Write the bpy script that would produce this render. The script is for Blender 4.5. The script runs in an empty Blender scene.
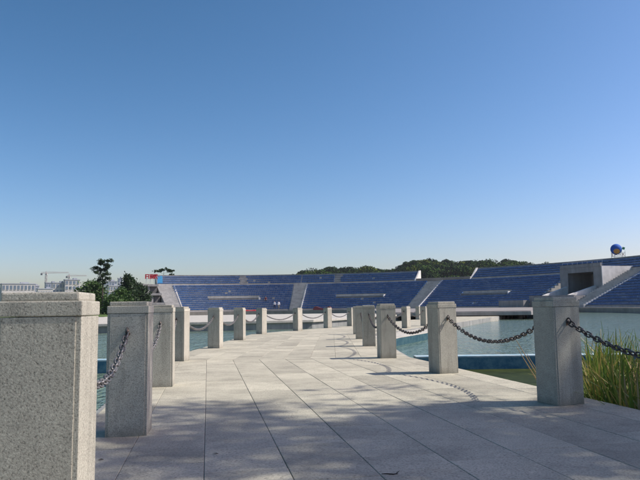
import bpy, bmesh, math, random
import numpy as np
from mathutils import Vector, Matrix
R = math.radians
random.seed(7); rng = np.random.default_rng(7)
S = bpy.context.scene
COL = S.collection

# ------------------------------------------------------------------ camera
EYE = 0.94
cam_d = bpy.data.cameras.new('camera'); cam = bpy.data.objects.new('camera', cam_d); COL.objects.link(cam)
cam_d.sensor_width = 36; cam_d.lens = 36 * 620 / 640; cam_d.clip_start = 0.05; cam_d.clip_end = 9000
cam.matrix_world = (Matrix.Translation((0, 0, EYE)) @ Matrix.Rotation(R(90 + 6.12), 4, 'X') @ Matrix.Rotation(R(-0.85), 4, 'Z'))
S.camera = cam

# ------------------------------------------------------------------ sky, sun, exposure
SUN_EL = 47.0; SUN_AZ = 88.0           # azimuth from +Y clockwise: to the right, a touch beyond
W = bpy.data.worlds.new('World'); S.world = W; W.use_nodes = True
nt = W.node_tree; nt.nodes.clear()
sky = nt.nodes.new('ShaderNodeTexSky'); sky.sky_type = 'NISHITA'; sky.sun_disc = False
sky.sun_elevation = R(SUN_EL); sky.sun_rotation = R(SUN_AZ)
sky.air_density = 1.0; sky.dust_density = 1.2; sky.ozone_density = 4.0; sky.altitude = 0
bg = nt.nodes.new('ShaderNodeBackground'); bg.inputs['Strength'].default_value = 0.0565
wo = nt.nodes.new('ShaderNodeOutputWorld')
sp_ = nt.nodes.new('ShaderNodeSeparateColor'); cb_ = nt.nodes.new('ShaderNodeCombineColor'); nt.links.new(sky.outputs[0], sp_.inputs[0])
for ch, (gam, gain) in enumerate(((1.68, 0.92), (1.32, 1.24), (1.41, 1.065))):      # one tone curve for the whole sky, as the camera rendered it
    pw = nt.nodes.new('ShaderNodeMath'); pw.operation = 'POWER'; pw.inputs[1].default_value = gam; nt.links.new(sp_.outputs[ch], pw.inputs[0])
    mu = nt.nodes.new('ShaderNodeMath'); mu.operation = 'MULTIPLY'; mu.inputs[1].default_value = gain; nt.links.new(pw.outputs[0], mu.inputs[0]); nt.links.new(mu.outputs[0], cb_.inputs[ch])
nt.links.new(cb_.outputs[0], bg.inputs[0])
nt.links.new(bg.outputs[0], wo.inputs[0])
sl = bpy.data.lights.new('sun', 'SUN'); sl.energy = 5.0; sl.angle = R(0.53); sl.color = (1, 0.95, 0.90)
so = bpy.data.objects.new('sun', sl); COL.objects.link(so)
tosun = Vector((math.sin(R(SUN_AZ)) * math.cos(R(SUN_EL)), math.cos(R(SUN_AZ)) * math.cos(R(SUN_EL)), math.sin(R(SUN_EL))))
so.rotation_euler = tosun.to_track_quat('Z', 'Y').to_euler(); so.location = (30, 0, 40)
S.view_settings.view_transform = 'Standard'; S.view_settings.look = 'None'
S.view_settings.exposure = 0.30; S.view_settings.gamma = 1.0; S.view_settings.use_curve_mapping = False
S.render.engine = 'CYCLES'

# ------------------------------------------------------------------ materials
MATS = {}
class NT:
    def __init__(s, name, rough=0.8, spec=0.3, metal=0.0):
        s.m = bpy.data.materials.new(name); s.m.use_nodes = True; s.t = s.m.node_tree
        s.b = s.t.nodes['Principled BSDF']
        s.b.inputs['Roughness'].default_value = rough; s.b.inputs['Specular IOR Level'].default_value = spec
        s.b.inputs['Metallic'].default_value = metal
        MATS[name] = s.m
    def n(s, typ, **kw):
        x = s.t.nodes.new(typ)
        for k, v in kw.items(): setattr(x, k, v)
        return x
    def l(s, a, b): s.t.links.new(a, b)
    def coord(s, kind='Object', scale=(1, 1, 1), rnd=True):
        tc = s.n('ShaderNodeTexCoord'); o = tc.outputs[kind]
        if rnd:
            oi = s.n('ShaderNodeObjectInfo'); ad = s.n('ShaderNodeVectorMath', operation='ADD')
            mu = s.n('ShaderNodeMath', operation='MULTIPLY'); mu.inputs[1].default_value = 37.0
            s.l(oi.outputs['Random'], mu.inputs[0]); s.l(o, ad.inputs[0]); s.l(mu.outputs[0], ad.inputs[1]); o = ad.outputs[0]
        if scale != (1, 1, 1):
            mp = s.n('ShaderNodeMapping'); mp.inputs['Scale'].default_value = scale; s.l(o, mp.inputs[0]); o = mp.outputs[0]
        return o
    def noise(s, vec, scale, detail=4, rough=0.6):
        x = s.n('ShaderNodeTexNoise'); x.inputs['Scale'].default_value = scale; x.inputs['Detail'].default_value = detail
        x.inputs['Roughness'].default_value = rough; s.l(vec, x.inputs['Vector']); return x.outputs['Fac']
    def ramp(s, fac, stops):
        x = s.n('ShaderNodeValToRGB'); e = x.color_ramp.elements
        while len(e) < len(stops): e.new(0.5)
        for i, (p, c) in enumerate(stops):
            e[i].position = p; e[i].color = (c if len(c) == 4 else (*c, 1)) if hasattr(c, '__len__') else (c, c, c, 1)
        s.l(fac, x.inputs[0]); return x.outputs[0]
    def mix(s, fac, a, b, mode='MIX'):
        x = s.n('ShaderNodeMix', data_type='RGBA', blend_type=mode)
        for inp, v in ((x.inputs[0], fac), (x.inputs[6], a), (x.inputs[7], b)):
            if hasattr(v, 'is_linked'): s.l(v, inp)
            elif isinstance(v, (int, float)) and inp == x.inputs[0]: inp.default_value = v
            else: inp.default_value = (*v, 1) if len(v) == 3 else v
        return x.outputs[2]
    def bump(s, h, strength=0.3, dist=0.01):
        x = s.n('ShaderNodeBump'); x.inputs['Strength'].default_value = strength; x.inputs['Distance'].default_value = dist
        s.l(h, x.inputs['Height']); s.l(x.outputs[0], s.b.inputs['Normal'])
    def color(s, c):
        if hasattr(c, 'is_linked'): s.l(c, s.b.inputs['Base Color'])
        else: s.b.inputs['Base Color'].default_value = (*c, 1)

def granite(name, base, var=0.25, grain=150, bump=0.35, stain=0.35, rnd=True, warm=(1, 0.97, 0.92), islands=False):
    g = NT(name, 0.75, 0.35); v = g.coord(rnd=rnd)
    n1 = g.noise(v, grain, 3, 0.7)
    sp = g.ramp(n1, [(0.30, tuple(base * (1 - 1.6 * var) * w for w in warm)), (0.46, tuple(base * w for w in warm)), (0.56, tuple(base * 1.05 * w for w in warm)), (0.70, tuple(base * (1 + 1.1 * var) * w for w in warm))])
    n2 = g.noise(v, 1.7, 5, 0.65); st = g.ramp(n2, [(0.30, 0.62), (0.55, 1.0), (0.8, 1.08)])
    c = g.mix(stain, sp, st, 'MULTIPLY')
    if name == 'granite':
        ns = g.noise(g.coord(scale=(9, 9, 0.9)), 1.0, 4, 0.65); c = g.mix(0.6, c, g.ramp(ns, [(0.34, 0.62), (0.5, 1.0)]), 'MULTIPLY')
        tz = g.n('ShaderNodeSeparateXYZ'); g.l(g.coord(rnd=False), tz.inputs[0])
        sm_ = g.n('ShaderNodeMath', operation='MULTIPLY_ADD'); sm_.inputs[1].default_value = 0.22; g.l(g.noise(v, 6.0, 5, 0.7), sm_.inputs[0]); g.l(tz.outputs[2], sm_.inputs[2])
        mr = g.n('ShaderNodeMapRange'); mr.inputs[1].default_value = -0.36; mr.inputs[2].default_value = -0.24; g.l(sm_.outputs[0], mr.inputs[0])
        c = g.mix(g.ramp(mr.outputs[0], [(0.0, 0.55), (1.0, 0.0)]), c, (0.13, 0.12, 0.085))
    n3 = g.noise(v, 9.0, 4, 0.6); c = g.mix(0.35, c, g.ramp(n3, [(0.3, 0.75), (0.6, 1.05)]), 'MULTIPLY')
    if islands:
        geo = g.n('ShaderNodeNewGeometry'); c = g.mix(0.6, c, g.ramp(geo.outputs['Random Per Island'], [(0, 0.8), (1, 1.08)]), 'MULTIPLY')
    elif rnd:
        oi = g.n('ShaderNodeObjectInfo'); c = g.mix(0.75, c, g.ramp(oi.outputs['Random'], [(0, 0.76), (1, 1.10)]), 'MULTIPLY')
    g.color(c); g.bump(n1, bump, 0.003)
    return g.m
granite('granite', 0.43, 0.42, 140, 0.5, 0.4, warm=(1.0, 0.95, 0.765))
granite('paver', 0.405, 0.36, 75, 0.35, 0.8, warm=(1.0, 0.935, 0.70))
granite('paver_far', 0.41, 0.3, 75, 0.3, 0.7, rnd=False, warm=(1.0, 0.935, 0.70), islands=True)
granite('plaza', 0.42, 0.12, 6, 0.1, 0.5, rnd=False, warm=(1.0, 0.95, 0.80))
granite('mortar', 0.20, 0.2, 60, 0.4, 0.3, rnd=False)

def concrete(name, base, warm=(1, 0.97, 0.92), streak=0.5, scale=1.0):
    g = NT(name, 0.85, 0.25); v = g.coord(rnd=False)
    n1 = g.noise(v, 0.45 * scale, 6, 0.7); n2 = g.noise(g.coord(scale=(1.5, 1.5, 0.12), rnd=False), 1.0 * scale, 4, 0.6)
    c = g.ramp(n1, [(0.3, tuple(base * 0.72 * w for w in warm)), (0.7, tuple(base * 1.15 * w for w in warm))])
    c = g.mix(streak, c, g.ramp(n2, [(0.35, 0.6), (0.6, 1.05)]), 'MULTIPLY'); g.color(c)
    g.bump(g.noise(v, 14, 4, 0.6), 0.2, 0.01); return g.m
concrete('concrete', 0.30); concrete('concrete_step', 0.42, (1, 0.97, 0.9), 0.25, 2.0); concrete('concrete_dark', 0.15); concrete('concrete_mid', 0.21); concrete('tunnel_shade', 0.04)
concrete('white_wall', 0.72, (1, 0.96, 0.88), 0.3); concrete('tan_wall', 0.30, (1, 0.88, 0.74), 0.3)
concrete('quay_wall', 0.27, (0.97, 1, 0.92), 0.6, 1.5); concrete('deck_top', 0.24, (1, 0.93, 0.84), 0.3)
concrete('building_tan', 0.55, (1, 0.95, 0.86), 0.2, .1); concrete('building_grey', 0.42, (0.92, 0.97, 1.05), 0.2, .1)

g = NT('blue_paint', 0.55, 0.4); v = g.coord(rnd=False)
g.color(g.mix(g.ramp(g.noise(v, 5.5, 6, 0.75), [(0.40, 0), (0.62, 1)]), (0.034, 0.125, 0.19), (0.11, 0.225, 0.26))); g.bump(g.noise(v, 12), 0.2, 0.01)
g = NT('blue_faded', 0.7, 0.2); v = g.coord(rnd=False)
g.color(g.mix(g.ramp(g.noise(v, 4.5, 6, 0.75), [(0.40, 0), (0.62, 1)]), (0.016, 0.062, 0.085), (0.045, 0.105, 0.115)))
g = NT('sunlit_blue_top', 0.6, 0.4); v = g.coord(rnd=False)  # sunlight on the wall's upper face, put into a paler blue
g.color(g.mix(g.ramp(g.noise(v, 4.0, 5, 0.7), [(0.4, 0), (0.65, 1)]), (0.20, 0.33, 0.38), (0.42, 0.48, 0.47)))

g = NT('seat_blue', 0.45, 0.45)
geo = g.n('ShaderNodeNewGeometry'); v = g.coord(rnd=False)
c = g.ramp(geo.outputs['Random Per Island'], [(0.0, (0.036, 0.095, 0.215)), (0.5, (0.049, 0.122, 0.270)), (0.9, (0.068, 0.145, 0.295)), (1.0, (0.16, 0.22, 0.33))])
nz = g.noise(g.coord(rnd=False, scale=(0.16, 0.16, 1.3)), 1.0, 6, 0.7)
c = g.mix(g.ramp(nz, [(0.50, 0), (0.66, 0.7)]), c, (0.17, 0.215, 0.30))
c = g.mix(g.ramp(g.noise(g.coord(rnd=False, scale=(0.5, 0.5, 2.4)), 1.0, 4, 0.7), [(0.62, 0), (0.74, 0.8)]), c, (0.25, 0.28, 0.33)); g.color(c)

g = NT('water', 0.06, 0.5); v = g.coord(rnd=False, scale=(1.0, 0.42, 1))
g.b.inputs['IOR'].default_value = 1.33
g.color(g.mix(g.noise(v, 0.08, 3), (0.105, 0.160, 0.110), (0.145, 0.195, 0.135)))
w1 = g.noise(v, 1.5, 4, 0.65); w2 = g.noise(v, 6.0, 3, 0.6)
ad = g.n('ShaderNodeMath', operation='MULTIPLY_ADD'); ad.inputs[1].default_value = 0.35; g.l(w2, ad.inputs[0]); g.l(w1, ad.inputs[2])
g.bump(ad.outputs[0], 1.0, 0.22)

g = NT('algae_water', 0.6, 0.04); v = g.coord(rnd=False)
g.color(g.ramp(g.noise(v, 1.6, 6, 0.7), [(0.35, (0.018, 0.026, 0.010)), (0.6, (0.035, 0.048, 0.016)), (0.75, (0.075, 0.085, 0.03))])); g.bump(g.noise(v, 9, 4), 0.4, 0.02)
g = NT('woodland_floor', 0.9, 0.1); v = g.coord(rnd=False); g.color(g.ramp(g.noise(v, 0.2, 6, 0.7), [(0.3, (0.016, 0.03, 0.008)), (0.7, (0.05, 0.065, 0.018))]))
def foliage(name, dark, mid, light, rough=0.55, trans=0.25, spec=0.3):
    g = NT(name, rough, spec); geo = g.n('ShaderNodeNewGeometry')
    c = g.ramp(geo.outputs['Random Per Island'], [(0, dark), (0.55, mid), (1, light)]); g.color(c)
    if trans:
        tr = g.n('ShaderNodeBsdfTranslucent'); g.l(c, tr.inputs[0]); mx = g.n('ShaderNodeMixShader'); mx.inputs[0].default_value = trans
        g.l(g.b.outputs[0], mx.inputs[1]); g.l(tr.outputs[0], mx.inputs[2]); g.l(mx.outputs[0], g.t.nodes['Material Output'].inputs[0])
    return g.m
foliage('leaf', (0.025, 0.055, 0.012), (0.045, 0.095, 0.02), (0.09, 0.15, 0.035))
foliage('leaf_dark', (0.012, 0.03, 0.010), (0.022, 0.048, 0.014), (0.045, 0.08, 0.022))
foliage('leaf_forest', (0.008, 0.020, 0.006), (0.015, 0.034, 0.009), (0.032, 0.058, 0.014), 0.95, 0, 0.05)
foliage('leaf_mid', (0.018, 0.042, 0.009), (0.030, 0.062, 0.012), (0.055, 0.09, 0.018), 0.95, 0, 0.05)
foliage('leaf_yellow', (0.07, 0.10, 0.02), (0.13, 0.15, 0.03), (0.20, 0.19, 0.05))
foliage('leaf_pale', (0.04, 0.065, 0.010), (0.07, 0.095, 0.015), (0.12, 0.13, 0.022), 0.95, 0, 0.05)
foliage('reed', (0.07, 0.15, 0.022), (0.19, 0.25, 0.045), (0.46, 0.32, 0.10), 0.5, 0.3)
foliage('reed_dry', (0.30, 0.20, 0.09), (0.38, 0.27, 0.13), (0.45, 0.33, 0.17), 0.6, 0.15)
g = NT('bark', 0.9, 0.2); v = g.coord(rnd=False, scale=(1, 1, 0.2)); n = g.noise(v, 18, 4)
g.color(g.ramp(n, [(0.3, (0.05, 0.038, 0.028)), (0.7, (0.16, 0.125, 0.09))])); g.bump(n, 0.6, 0.02)
g = NT('iron', 0.55, 0.4, 0.55); v = g.coord(rnd=False); n = g.noise(v, 40, 4)
g.color(g.ramp(n, [(0.35, (0.055, 0.055, 0.055)), (0.55, (0.10, 0.095, 0.09)), (0.72, (0.16, 0.085, 0.05))])); g.bump(n, 0.3, 0.002)
g = NT('iron_galv', 0.45, 0.5, 0.4); v = g.coord(rnd=False); n = g.noise(v, 40, 4)
g.color(g.ramp(n, [(0.3, (0.07, 0.07, 0.065)), (0.6, (0.19, 0.18, 0.17))]))
g = NT('rust_stain', 0.9, 0.1); v = g.coord(rnd=False); g.color(g.ramp(g.noise(v, 30), [(0.3, (0.12, 0.06, 0.03)), (0.7, (0.2, 0.13, 0.08))]))
g = NT('grass', 0.9, 0.2); v = g.coord(rnd=False)
g.color(g.mix(g.noise(v, 0.15, 6, 0.7), (0.05, 0.095, 0.02), (0.10, 0.14, 0.035)))
def plain(name, c, rough=0.6, spec=0.4, metal=0.0, amp=0.15):
    g = NT(name, rough, spec, metal); v = g.coord(rnd=False); n = g.noise(v, 6, 4)
    g.color(g.ramp(n, [(0.3, tuple(x * (1 - amp) for x in c)), (0.7, tuple(min(1, x * (1 + amp)) for x in c))]))
plain('globe_blue', (0.02, 0.095, 0.36), 0.75, 0.2); plain('globe_orange', (0.50, 0.24, 0.06), 0.5); plain('globe_green', (0.05, 0.26, 0.12), 0.5)
plain('red_paint', (0.55, 0.035, 0.05), 0.5); plain('maroon', (0.20, 0.05, 0.055), 0.8); plain('cyan_paint', (0.10, 0.42, 0.70), 0.5)
plain('steel', (0.42, 0.43, 0.44), 0.45, 0.5, 0.3); plain('crane_red', (0.45, 0.33, 0.30), 0.7); plain('dull_red', (0.30, 0.08, 0.07), 0.6)
plain('window_glass', (0.13, 0.17, 0.21), 0.3, 0.5); plain('skin', (0.42, 0.24, 0.16), 0.6); plain('hair', (0.02, 0.016, 0.013), 0.6)
plain('cloth_white', (0.75, 0.75, 0.76), 0.85); plain('cloth_dark', (0.03, 0.035, 0.055), 0.85); plain('cloth_red', (0.20, 0.045, 0.04), 0.85); plain('cloth_khaki', (0.2, 0.17, 0.12), 0.85)
plain('twig', (0.035, 0.028, 0.022), 0.9)

# ------------------------------------------------------------------ mesh helpers
class MB:
    def __init__(s): s.v = []; s.f = []; s.mi = []
    def add(s, vs, fs, m=0):
        o = len(s.v); s.v += [tuple(p) for p in vs]; s.f += [tuple(i + o for i in f) for f in fs]; s.mi += [m] * len(fs)
    def box(s, c, size, rot=None, m=0):
        hx, hy, hz = (x / 2 for x in size)
        vs = [Vector((sx * hx, sy * hy, sz * hz)) for sz in (-1, 1) for sx, sy in ((-1, -1), (1, -1), (1, 1), (-1, 1))]
        if rot is not None: vs = [rot @ p for p in vs]
        vs = [p + Vector(c) for p in vs]
        s.add(vs, [(3, 2, 1, 0), (4, 5, 6, 7), (0, 1, 5, 4), (1, 2, 6, 5), (2, 3, 7, 6), (3, 0, 4, 7)], m)
    def prism(s, poly, z0, z1, m=0):
        n = len(poly); zz0 = z0 if callable(z0) else (lambda x, y: z0); zz1 = z1 if callable(z1) else (lambda x, y: z1)
        vs = [(x, y, zz0(x, y)) for x, y in poly] + [(x, y, zz1(x, y)) for x, y in poly]
        s.add(vs, [tuple(range(n))[::-1], tuple(range(n, 2 * n))] + [(i, (i + 1) % n, (i + 1) % n + n, i + n) for i in range(n)], m)
    def tube(s, pts, radii, n=6, m=0, cap=True):
        pts = [Vector(p) for p in pts]; rings = []
        up = Vector((0.13, 0.37, 0.92)).normalized(); vs = []
        for i, p in enumerate(pts):
            t = (pts[min(i + 1, len(pts) - 1)] - pts[max(i - 1, 0)]).normalized()
            a = t.cross(up)
            if a.length < 1e-3: a = t.cross(Vector((1, 0, 0)))
            a.normalize(); b = t.cross(a)
            r = radii[i] if hasattr(radii, '__len__') else radii
            for k in range(n):
                an = 2 * math.pi * k / n; vs.append(p + a * (r * math.cos(an)) + b * (r * math.sin(an)))
        fs = [(i * n + k, i * n + (k + 1) % n, (i + 1) * n + (k + 1) % n, (i + 1) * n + k) for i in range(len(pts) - 1) for k in range(n)]
        if cap: fs += [tuple(range(n))[::-1], tuple((len(pts) - 1) * n + k for k in range(n))]
        s.add(vs, fs, m)
    def mesh(s, name, mats, smooth=False):
        me = bpy.data.meshes.new(name); me.from_pydata(s.v, [], s.f); me.update()
        for m in (mats if isinstance(mats, (list, tuple)) else [mats]): me.materials.append(MATS[m])
        if any(s.mi): me.polygons.foreach_set('material_index', s.mi)
        if smooth: me.polygons.foreach_set('use_smooth', [True] * len(me.polygons))
        return me
    def build(s, name, mats, parent=None, loc=(0, 0, 0), rz=0, smooth=False, bevel=0, recalc=True):
        me = s.mesh(name, mats, smooth)
        if bevel or recalc:
            bm = bmesh.new(); bm.from_mesh(me)
            if recalc: bmesh.ops.recalc_face_normals(bm, faces=bm.faces)
            if bevel:
                es = [e for e in bm.edges if len(e.link_faces) == 2 and e.calc_face_angle(0) > 0.5]
                bmesh.ops.bevel(bm, geom=es, offset=bevel, segments=2, affect='EDGES', profile=0.6)
            bm.to_mesh(me); bm.free()
        return obj(name, me, parent, loc, rz)
def obj(name, me, parent=None, loc=(0, 0, 0), rz=0):
    o = bpy.data.objects.new(name, me); COL.objects.link(o); o.location = loc; o.rotation_euler = (0, 0, rz); o.parent = parent
    return o
def tag(o, label=None, cat=None, group=None, kind=None):
    if label: o['label'] = label
    if cat: o['category'] = cat
    if group: o['group'] = group
    if kind: o['kind'] = kind
    return o
def thing(name, label, cat, loc=(0, 0, 0), rz=0, group=None):
    return tag(obj(name, None, None, loc, rz), label, cat, group)
def copy_tree(o, parent=None):
    c = o.copy(); COL.objects.link(c); c.parent = parent
    for ch in list(o.children): copy_tree(ch, c)
    return c
def np_mesh(name, verts, nper, mat):
    """many separate n-gons given as (count*nper,3)"""
    me = bpy.data.meshes.new(name); nv = len(verts); nf = nv // nper
    me.vertices.add(nv); me.vertices.foreach_set('co', np.asarray(verts, dtype=np.float32).ravel())
    me.loops.add(nv); me.loops.foreach_set('vertex_index', np.arange(nv, dtype=np.int32))
    me.polygons.add(nf); me.polygons.foreach_set('loop_start', np.arange(0, nv, nper, dtype=np.int32)); me.polygons.foreach_set('loop_total', np.full(nf, nper, dtype=np.int32))
    me.update(calc_edges=True); me.materials.append(MATS[mat]); return me
def leaf_quads(cent, size, flat=0.0):
    """randomly turned pointed leaves (quads) at the given centres"""
    n = len(cent); d = rng.normal(size=(n, 3)); d[:, 2] *= (1 - flat * 0.5); d /= np.linalg.norm(d, axis=1)[:, None]
    u = rng.normal(size=(n, 3)); u -= (u * d).sum(1)[:, None] * d; u /= np.linalg.norm(u, axis=1)[:, None]
    sz = (size * rng.uniform(0.6, 1.35, n))[:, None]
    q = np.stack([cent - d * sz, cent + u * sz * 0.55, cent + d * sz, cent - u * sz * 0.55], 1)
    return q.reshape(-1, 3)

# ------------------------------------------------------------------ layout
WATER = EYE - 1.40
def zg(y):                                   # the walkway falls very gently away from the camera
    y = min(max(y, 0.0), 36.0); return EYE - (0.92 + 0.0034 * y + 3.6e-5 * y * y)
LEFT = [(-1.05, 2.42), (-1.48, 4.86), (-2.00, 7.85), (-2.66, 11.72), (-2.62, 15.5), (-2.54, 19.5), (-2.33, 24.35), (-1.03, 27.4), (0.32, 30.85), (1.60, 33.95), (3.0, 37.3), (4.45, 40.7), (5.9, 44.0), (7.35, 47.4)]
LROT = [-8, -8, -8, 8, 9, 9, 33, 40, 44, 32, 30, 25, 25, 25]
RIGHT = [(2.78, 3.05), (2.26, 6.02), (1.72, 8.92), (1.21, 11.70), (1.17, 15.45), (1.20, 19.1), (1.31, 22.7), (2.55, 25.75), (3.92, 28.85), (5.3, 32.2), (6.7, 35.5)]
RROT = [-17, -19, -21, -7, 0, 1, 6, 25, 42, 30, 25]

# ------------------------------------------------------------------ ground and water
CX, CY = -9.2, 81.4                          # centre of the arena
def pol(r, th): return (CX + r * math.sin(R(th)), CY + r * math.cos(R(th)))
mb = MB(); rings = [67, 72, 85, 110, 150, 220, 340, 600, 1200, 3000, 7000]; NT_ = 72
def gz(r, k):
    th = (k * 360 / NT_ + 180) % 360 - 180
    land = abs(th) < 118 or r > 330
    return EYE - 1.0 if land else EYE - 3.2
for r in rings:
    for k in range(NT_): x, y = pol(r, k * 360 / NT_); mb.v.append((x, y, gz(r, k)))
for i in range(len(rings) - 1):
    for k in range(NT_): a = i * NT_; mb.f.append((a + k, a + (k + 1) % NT_, a + NT_ + (k + 1) % NT_, a + NT_ + k)); mb.mi.append(0)
tag(mb.build('ground', 'grass'), 'flat grassy land around the lake', kind='structure')
mb = MB(); n = 64
mb.add([(40 + 330 * math.cos(2 * math.pi * k / n), 40 + 330 * math.sin(2 * math.pi * k / n), WATER) for k in range(n)], [tuple(range(n))])
tag(mb.build('lake_water', 'water', recalc=False), 'green rippled lake water around the walkway', kind='structure')

mb = MB(); pb = [(2.2, 13.62), (2.9, 9.6), (3.9, 4.0), (6.6, 3.0), (7.0, 6.0), (8.7, 10.5), (14, 11.6), (40, 13.0), (40, 12.92), (20, 13.05), (10, 13.33)]
mb.add([(x, y, WATER + .006) for x, y in pb], [tuple(range(len(pb)))])
tag(mb.build('basin_water', 'algae_water', recalc=False), 'dark green algae water of the small basin by the reeds', kind='structure')
# right-hand bank (outside the picture) that carries the shade trees, and lawn on the far left shore
mb = MB(); mb.prism([(6.9, -14), (30, -14), (30, 9), (14, 11.5), (8.6, 10.4), (6.9, 6)], WATER - 2, 0.02)
tag(mb.build('bank', 'grass', bevel=0.05), 'grassy bank beside the reeds', kind='structure')
mb = MB(); mb.prism([(-160, 74), (-25, 72), (-30, 100), (-38, 124), (-42, 150), (-160, 160)], WATER - 2, EYE - 0.80)
tag(mb.build('lawn', 'grass'), 'lawn on the far shore behind the plaza', kind='structure')

# stone plaza (stage island) beyond the bend
PZ = EYE - 0.84
mb = MB(); mb.prism([(-160, 36.0), (-14, 37.2), (-4, 38.9), (-0.5, 40.2), (0.2, 41.5), (5.2, 53), (9, 62), (7, 74), (-25, 75.5), (-160, 77)], PZ - 0.16, PZ)
pl = tag(mb.build('plaza', 'plaza', bevel=0.02), 'pale stone plaza beyond the bend of the walkway', kind='structure')
mb = MB(); mb.prism([(-160, 36.12), (-14, 37.32), (-4, 39.02), (-0.6, 40.32), (0.1, 41.6), (5.1, 53.1), (8.9, 62), (6.9, 73.9), (-25, 75.4), (-160, 76.9)], WATER - 2, PZ - 0.155)
mb.build('quay_wall', 'quay_wall', pl)

# ------------------------------------------------------------------ the walkway
def seg_dir(h): return Vector((math.sin(R(h)), math.cos(R(h))))
def off(p, h, d): n = Vector((math.cos(R(h)), -math.sin(R(h)))); return Vector(p) + n * d      # to the right of heading
h1, h2, h3 = -10.3, 1.0, 23.0
LE0 = Vector((-1.48, 4.86)); RE0 = Vector((2.26, 6.02))
nrm = Vector((math.cos(R(h1)), -math.sin(R(h1))))
vL1, vR1 = -0.985, LE0.dot(nrm) * 0 + RE0.dot(nrm) + 0.42
def pt1(v, y):  # point on segment 1 with cross offset v at given Y
    d1 = seg_dir(h1); p = nrm * v; return p + d1 * ((y - p.y) / d1.y)
kl = pt1(vL1, 11.65); kr = pt1(vR1, 11.9)
k2l = Vector((-2.68, 24.45)); k2r = Vector((1.72, 22.5))
d3 = seg_dir(h3)
SEGS = [([pt1(vL1, -4), pt1(vR1, -4), kr, kl], h1), ([kl, kr, k2r, k2l], h2), ([k2l, k2r, k2r + d3 * 40, k2l + d3 * 38.3], h3)]
def clip(poly, a, b):                        # keep the left side of a->b
    out = []; e = b - a
    sd = lambda p: e.x * (p.y - a.y) - e.y * (p.x - a.x)
    for i in range(len(poly)):
        p, q = poly[i], poly[(i + 1) % len(poly)]; sp, sq = sd(p), sd(q)
        if sp >= 0: out.append(p)
        if (sp >= 0) != (sq >= 0): out.append(p + (q - p) * (sp / (sp - sq)))
    return out
def area(p): return 0.5 * sum(p[i].x * p[(i + 1) % len(p)].y - p[(i + 1) % len(p)].x * p[i].y for i in range(len(p)))
def inset(poly, d):
    res = poly
    for i in range(len(poly)):
        a, b = poly[i], poly[(i + 1) % len(poly)]; t = (b - a)
        if t.length < 1e-6: continue
        t.normalize(); n = Vector((-t.y, t.x)); res = clip(res, a + n * d, b + n * d)
        if len(res) < 3: return []
    return res
def dedup(p):
    o = []
    for q in p:
        if not o or (q - o[-1]).length > 0.004: o.append(q)
    if len(o) > 1 and (o[0] - o[-1]).length < 0.004: o.pop()
    return o
body = MB(); outline_l = [SEGS[0][0][0], kl, k2l, SEGS[2][0][3]]; outline_r = [SEGS[0][0][1], kr, k2r, SEGS[2][0][2]]
T_SL = 0.035
for i in range(3):                           # base under the slabs, split along Y so that it follows the fall
    N = 14
    for k in range(N):
        a, b = k / N, (k + 1) / N
        q = [outline_l[i].lerp(outline_l[i + 1], a), outline_r[i].lerp(outline_r[i + 1], a), outline_r[i].lerp(outline_r[i + 1], b), outline_l[i].lerp(outline_l[i + 1], b)]
        top = [(p.x, p.y, zg(p.y) - 0.007) for p in q]; bot = [(p.x, p.y, WATER - 1.0) for p in q]
        body.add(top + bot, [(0, 1, 2, 3), (1, 5, 6, 2), (0, 3, 7, 4)] + ([(0, 4, 5, 1)] if i == 0 and k == 0 else []) + ([(2, 6, 7, 3)] if i == 2 and k == N - 1 else []))
path = tag(body.build('walkway', 'mortar'), 'granite slab walkway bending over the lake', kind='structure')
far = MB(); nsl = 0
for si, (quad, hd) in enumerate(SEGS):
    d = seg_dir(hd); n = Vector((d.y, -d.x))
    vs = [p.dot(n) for p in quad]; us = [p.dot(d) for p in quad]
    cw = 0.482; v0 = -0.017 - cw * 40 if si == 0 else min(vs)
    while v0 + cw < min(vs) + 1e-6: v0 += cw
    col = 0; v = v0
    while v < max(vs):
        u = min(us) - random.uniform(0, 0.9)
        while u < max(us):
            L = random.choice((0.9, 0.9, 0.9, 0.72, 1.05))
            cell = [n * v + d * u, n * (v + cw) + d * u, n * (v + cw) + d * (u + L), n * v + d * (u + L)]
            for i in range(4): cell = clip(cell, quad[i], quad[(i + 1) % 4]) if len(cell) >= 3 else []
            u += L
            cell = dedup(cell) if cell else []
            if len(cell) < 3 or area(cell) < 0.01: continue
            j = 0.0017 if si == 0 else 0.0018
            lo = dedup(inset(cell, j)); up = dedup(inset(cell, j + (0.003 if si == 0 else 0.001)))
            if len(lo) < 3 or len(lo) != len(up): continue
            c = sum(lo, Vector((0, 0))) / len(lo); dz = random.uniform(-0.0012, 0.0012); m = len(lo)
            pz = lambda p, e: zg(p.y) + dz + e
            vv = [(p.x, p.y, pz(p, -T_SL)) for p in lo] + [(p.x, p.y, pz(p, -0.003)) for p in lo] + [(p.x, p.y, pz(p, 0)) for p in up]
            ff = [tuple(range(2 * m, 3 * m))] + [(i, (i + 1) % m, m + (i + 1) % m, m + i) for i in range(m)] + [(m + i, m + (i + 1) % m, 2 * m + (i + 1) % m, 2 * m + i) for i in range(m)]
            if si == 2 or nsl >= 300: far.add(vv, ff); continue
            z0 = zg(c.y); q = MB(); q.add([(x - c.x, y - c.y, z - z0) for x, y, z in vv], ff)
            q.build('slab', 'paver', path, (c.x, c.y, z0), recalc=False); nsl += 1
        v += cw; col += 1
tag(far.build('slab_field', 'paver_far', path, recalc=False), kind='stuff')
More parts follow.
